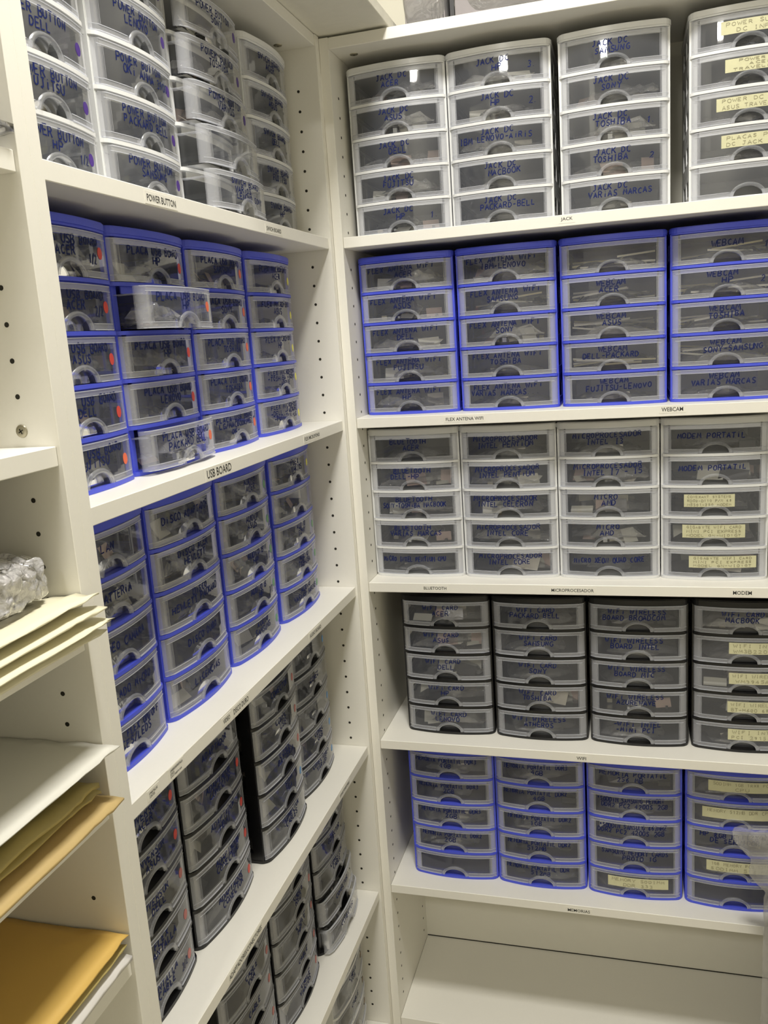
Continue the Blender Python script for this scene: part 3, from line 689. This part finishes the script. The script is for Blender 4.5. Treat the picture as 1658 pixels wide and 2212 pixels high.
# ------------------------------------------------------------------ envelopes and packages in the far left bookcase
def sheet(name, label, cat, m, x_front, depth, y1, width, z0, thick, bulge, seed, group=None, corner_lift=0, wave=.004, flap=None, parent=None, minz=None):
    """soft padded envelope: world axes, front edge at x_front, right edge at y1"""
    r = random.Random(seed); off = Vector((r.random()*20, r.random()*20, 0)); nx, ny = 20, 36
    b = MB(); P = []
    for L in (0, 1):
        for j in range(ny+1):
            for i in range(nx+1):
                u, v = i/nx, j/ny
                x = x_front-depth*(1-u); y = y1-width*(1-v)
                e = min(1, 7*min(u, 1-u))*min(1, 10*min(v, 1-v)); e = e*(2-e)
                q = noise.noise(Vector((u*3, v*4, 0))+off); q2 = noise.noise(Vector((u*9, v*12, L*5))+off)
                lift = corner_lift*(max(0, u-.55)/.45)**2*(.3+.7*v)
                mid = z0+thick/2+wave*q*u+lift
                z = mid+(thick/2*(.25+.75*e)*(1+bulge*q2))*(1 if L else -1)+q2*.0008
                cr = max(0, v-.8)/.2*max(0, u-.3)/.7
                z += cr*(.0035*noise.noise(Vector((u*26, v*30, L*2))+off)+.002*noise.noise(Vector((u*60, v*50, L*4))+off))
                z = max(z, z0 if minz is None else minz)
                P.append((x-cr*.006*abs(noise.noise(Vector((1, v*40, 3))+off))+wave*.8*noise.noise(Vector((0, v*7, 3))+off)*u, y+.002*q2*v, z))
    N = (nx+1)*(ny+1); F = []
    for j in range(ny):
        for i in range(nx):
            k = j*(nx+1)+i; F.append((k, k+nx+1, k+nx+2, k+1)); F.append((N+k, N+k+1, N+k+nx+2, N+k+nx+1))
    for i in range(nx):
        F.append((i, i+1, N+i+1, N+i)); k = ny*(nx+1)+i; F.append((k+1, k, N+k, N+k+1))
    for j in range(ny):
        k = j*(nx+1); F.append((k+nx+1, k, N+k, N+k+nx+1)); k += nx; F.append((k, k+nx+1, N+k+nx+1, N+k))
    b.add(P, F, m)
    o = b.obj(name, parent, True)
    if not parent: tag(o, label, cat, group)
    return o
ye = -.8302
gC = 'cream padded envelopes under the bubble wrap'
sheet('padded_envelope', 'cream padded envelope lying lowest, under the bubble-wrapped parcel', 'envelope', CREAM, .026, .24, ye-.001, .33, 1.2661, .007, .1, 3, gC, .000, .001)
sheet('padded_envelope', 'cream padded envelope second from the shelf, under the bubble-wrapped parcel', 'envelope', CREAM, .034, .25, ye+.0005, .34, 1.2755, .006, .1, 4, gC, .002, .001)
sheet('padded_envelope', 'cream padded envelope third from the shelf, with its edge curling open', 'envelope', CREAM, .028, .25, ye+.000, .34, 1.2840, .006, .1, 5, gC, .005, .001)
sheet('padded_envelope', 'cream padded envelope lying topmost, touching the bubble-wrapped parcel', 'envelope', CREAM, .022, .25, ye-.0005, .34, 1.2930, .006, .1, 6, gC, .009, .001)
t = empty('bubble_wrap_parcel', (-.105, -1.006, 1.3030)); tag(t, 'flat parcel in crinkled silvery bubble wrap lying on cream envelopes', 'parcel')
b = MB(); b.box(-.11, .078, -.17, .150, .006, .040, CARD, .002); b.obj('cardboard_core', t)
b = lumpy_box('p', -.12, .096, -.18, .166, 0, .048, BUBBLE, .0065, 120, (90, 140, 18), taper=.18); b.obj('bubble_wrap', t, True)
gK = 'envelopes stacked under the big white envelope'
sheet('kraft_envelope', 'tan kraft envelope with a creased corner at the bottom of its stack', 'envelope', KRAFT, .018, .26, ye+.000, .36, 1.0891, .0125, .2, 11, gK, .000, .001)
sheet('kraft_envelope', 'thin brown kraft envelope with taped edge directly above the tan one', 'envelope', KRAFT2, .002, .24, ye-.010, .34, 1.1035, .008, .2, 12, gK, .002, .002)
sheet('kraft_envelope', 'crumpled olive brown envelope with a folded corner in the middle of the stack', 'envelope', KRAFT2, .006, .24, ye-.020, .34, 1.1125, .013, .4, 13, gK, .002, .003)
sheet('plastic_bag', 'thin clear plastic bag sticking out below the big white envelope', 'plastic bag', BAG, -.006, .22, ye-.030, .30, 1.1285, .005, .3, 14, None, .001, .001)
sheet('kraft_envelope', 'olive envelope just below the big white envelope', 'envelope', KRAFT2, -.012, .24, ye-.036, .34, 1.1365, .009, .2, 15, gK, .000, .001)
sheet('white_envelope', 'big smooth white envelope on top of the kraft envelope stack', 'envelope', WHITEE, .021, .27, ye-.0005, .40, 1.1490, .0040, .05, 16, None, .001, .0008)
sheet('poly_mailer', 'silvery white plastic mailer at the bottom of the yellow envelope stack', 'mailer', POLY, .004, .25, ye-.004, .36, .9113, .015, .1, 21, None, .0, .001)
sheet('kraft_envelope', 'brown envelope squeezed between the yellow envelope and the white mailer', 'envelope', KRAFT2, .000, .24, ye-.004, .34, .9275, .006, .2, 22, None, .001, .001)
sheet('yellow_envelope', 'large mustard yellow envelope lying on the silvery mailer', 'envelope', YELLOW, .001, .255, ye-.001, .37, .9350, .009, .08, 23, None, .0025, .001)
sheet('plastic_bag', 'clear plastic bag on the highest visible shelf at the left photo edge', 'plastic bag', BAG, .004, .20, ye-.002, .30, 1.6972, .02, .5, 31, None, .006, .004)
# ------------------------------------------------------------------ clear bag standing at the right edge
def hanging_bag():
    b = MB(); nx, nz = 16, 44; P = []
    prof = [(0, .05), (.3, .055), (.62, .060), (.70, .045), (.735, .04)]
    for L in (0, 1):
        for k in range(nz+1):
            v = k/nz; z = .001+.655*v
            for i in range(nx+1):
                u = i/nx
                x = .712+.11*u
                if v > .80: x -= (v-.80)/.2*.052*(1-u)**1.5+.008*math.sin(v*60)*(1-u)
                if v < .35: x += .016*(.35-v)/.35*(1-u)
                q = noise.noise(Vector((u*5, v*22, L*9))); q2 = noise.noise(Vector((u*13, v*50, L*4)))
                th = .034*math.sin(PI*min(1, max(0, u)))*(1 if v < .8 else max(.25, 1-(v-.8)*4))
                y = -.060+(th if L else -th)+q*.012+q2*.006
                P.append((x+q2*.004, y, z+(.02*q*(1-u) if v > .9 else 0)))
    N = (nx+1)*(nz+1); F = []
    for L in (0, 1):
        for k in range(nz):
            for i in range(nx):
                a = L*N+k*(nx+1)+i; F.append((a, a+1, a+nx+2, a+nx+1))
    b.add(P, F, BAGR); o = b.obj('plastic_bag', None, True)
    tag(o, 'tall crumpled clear plastic bag at the right edge in front of the blue towers', 'plastic bag')
hanging_bag()
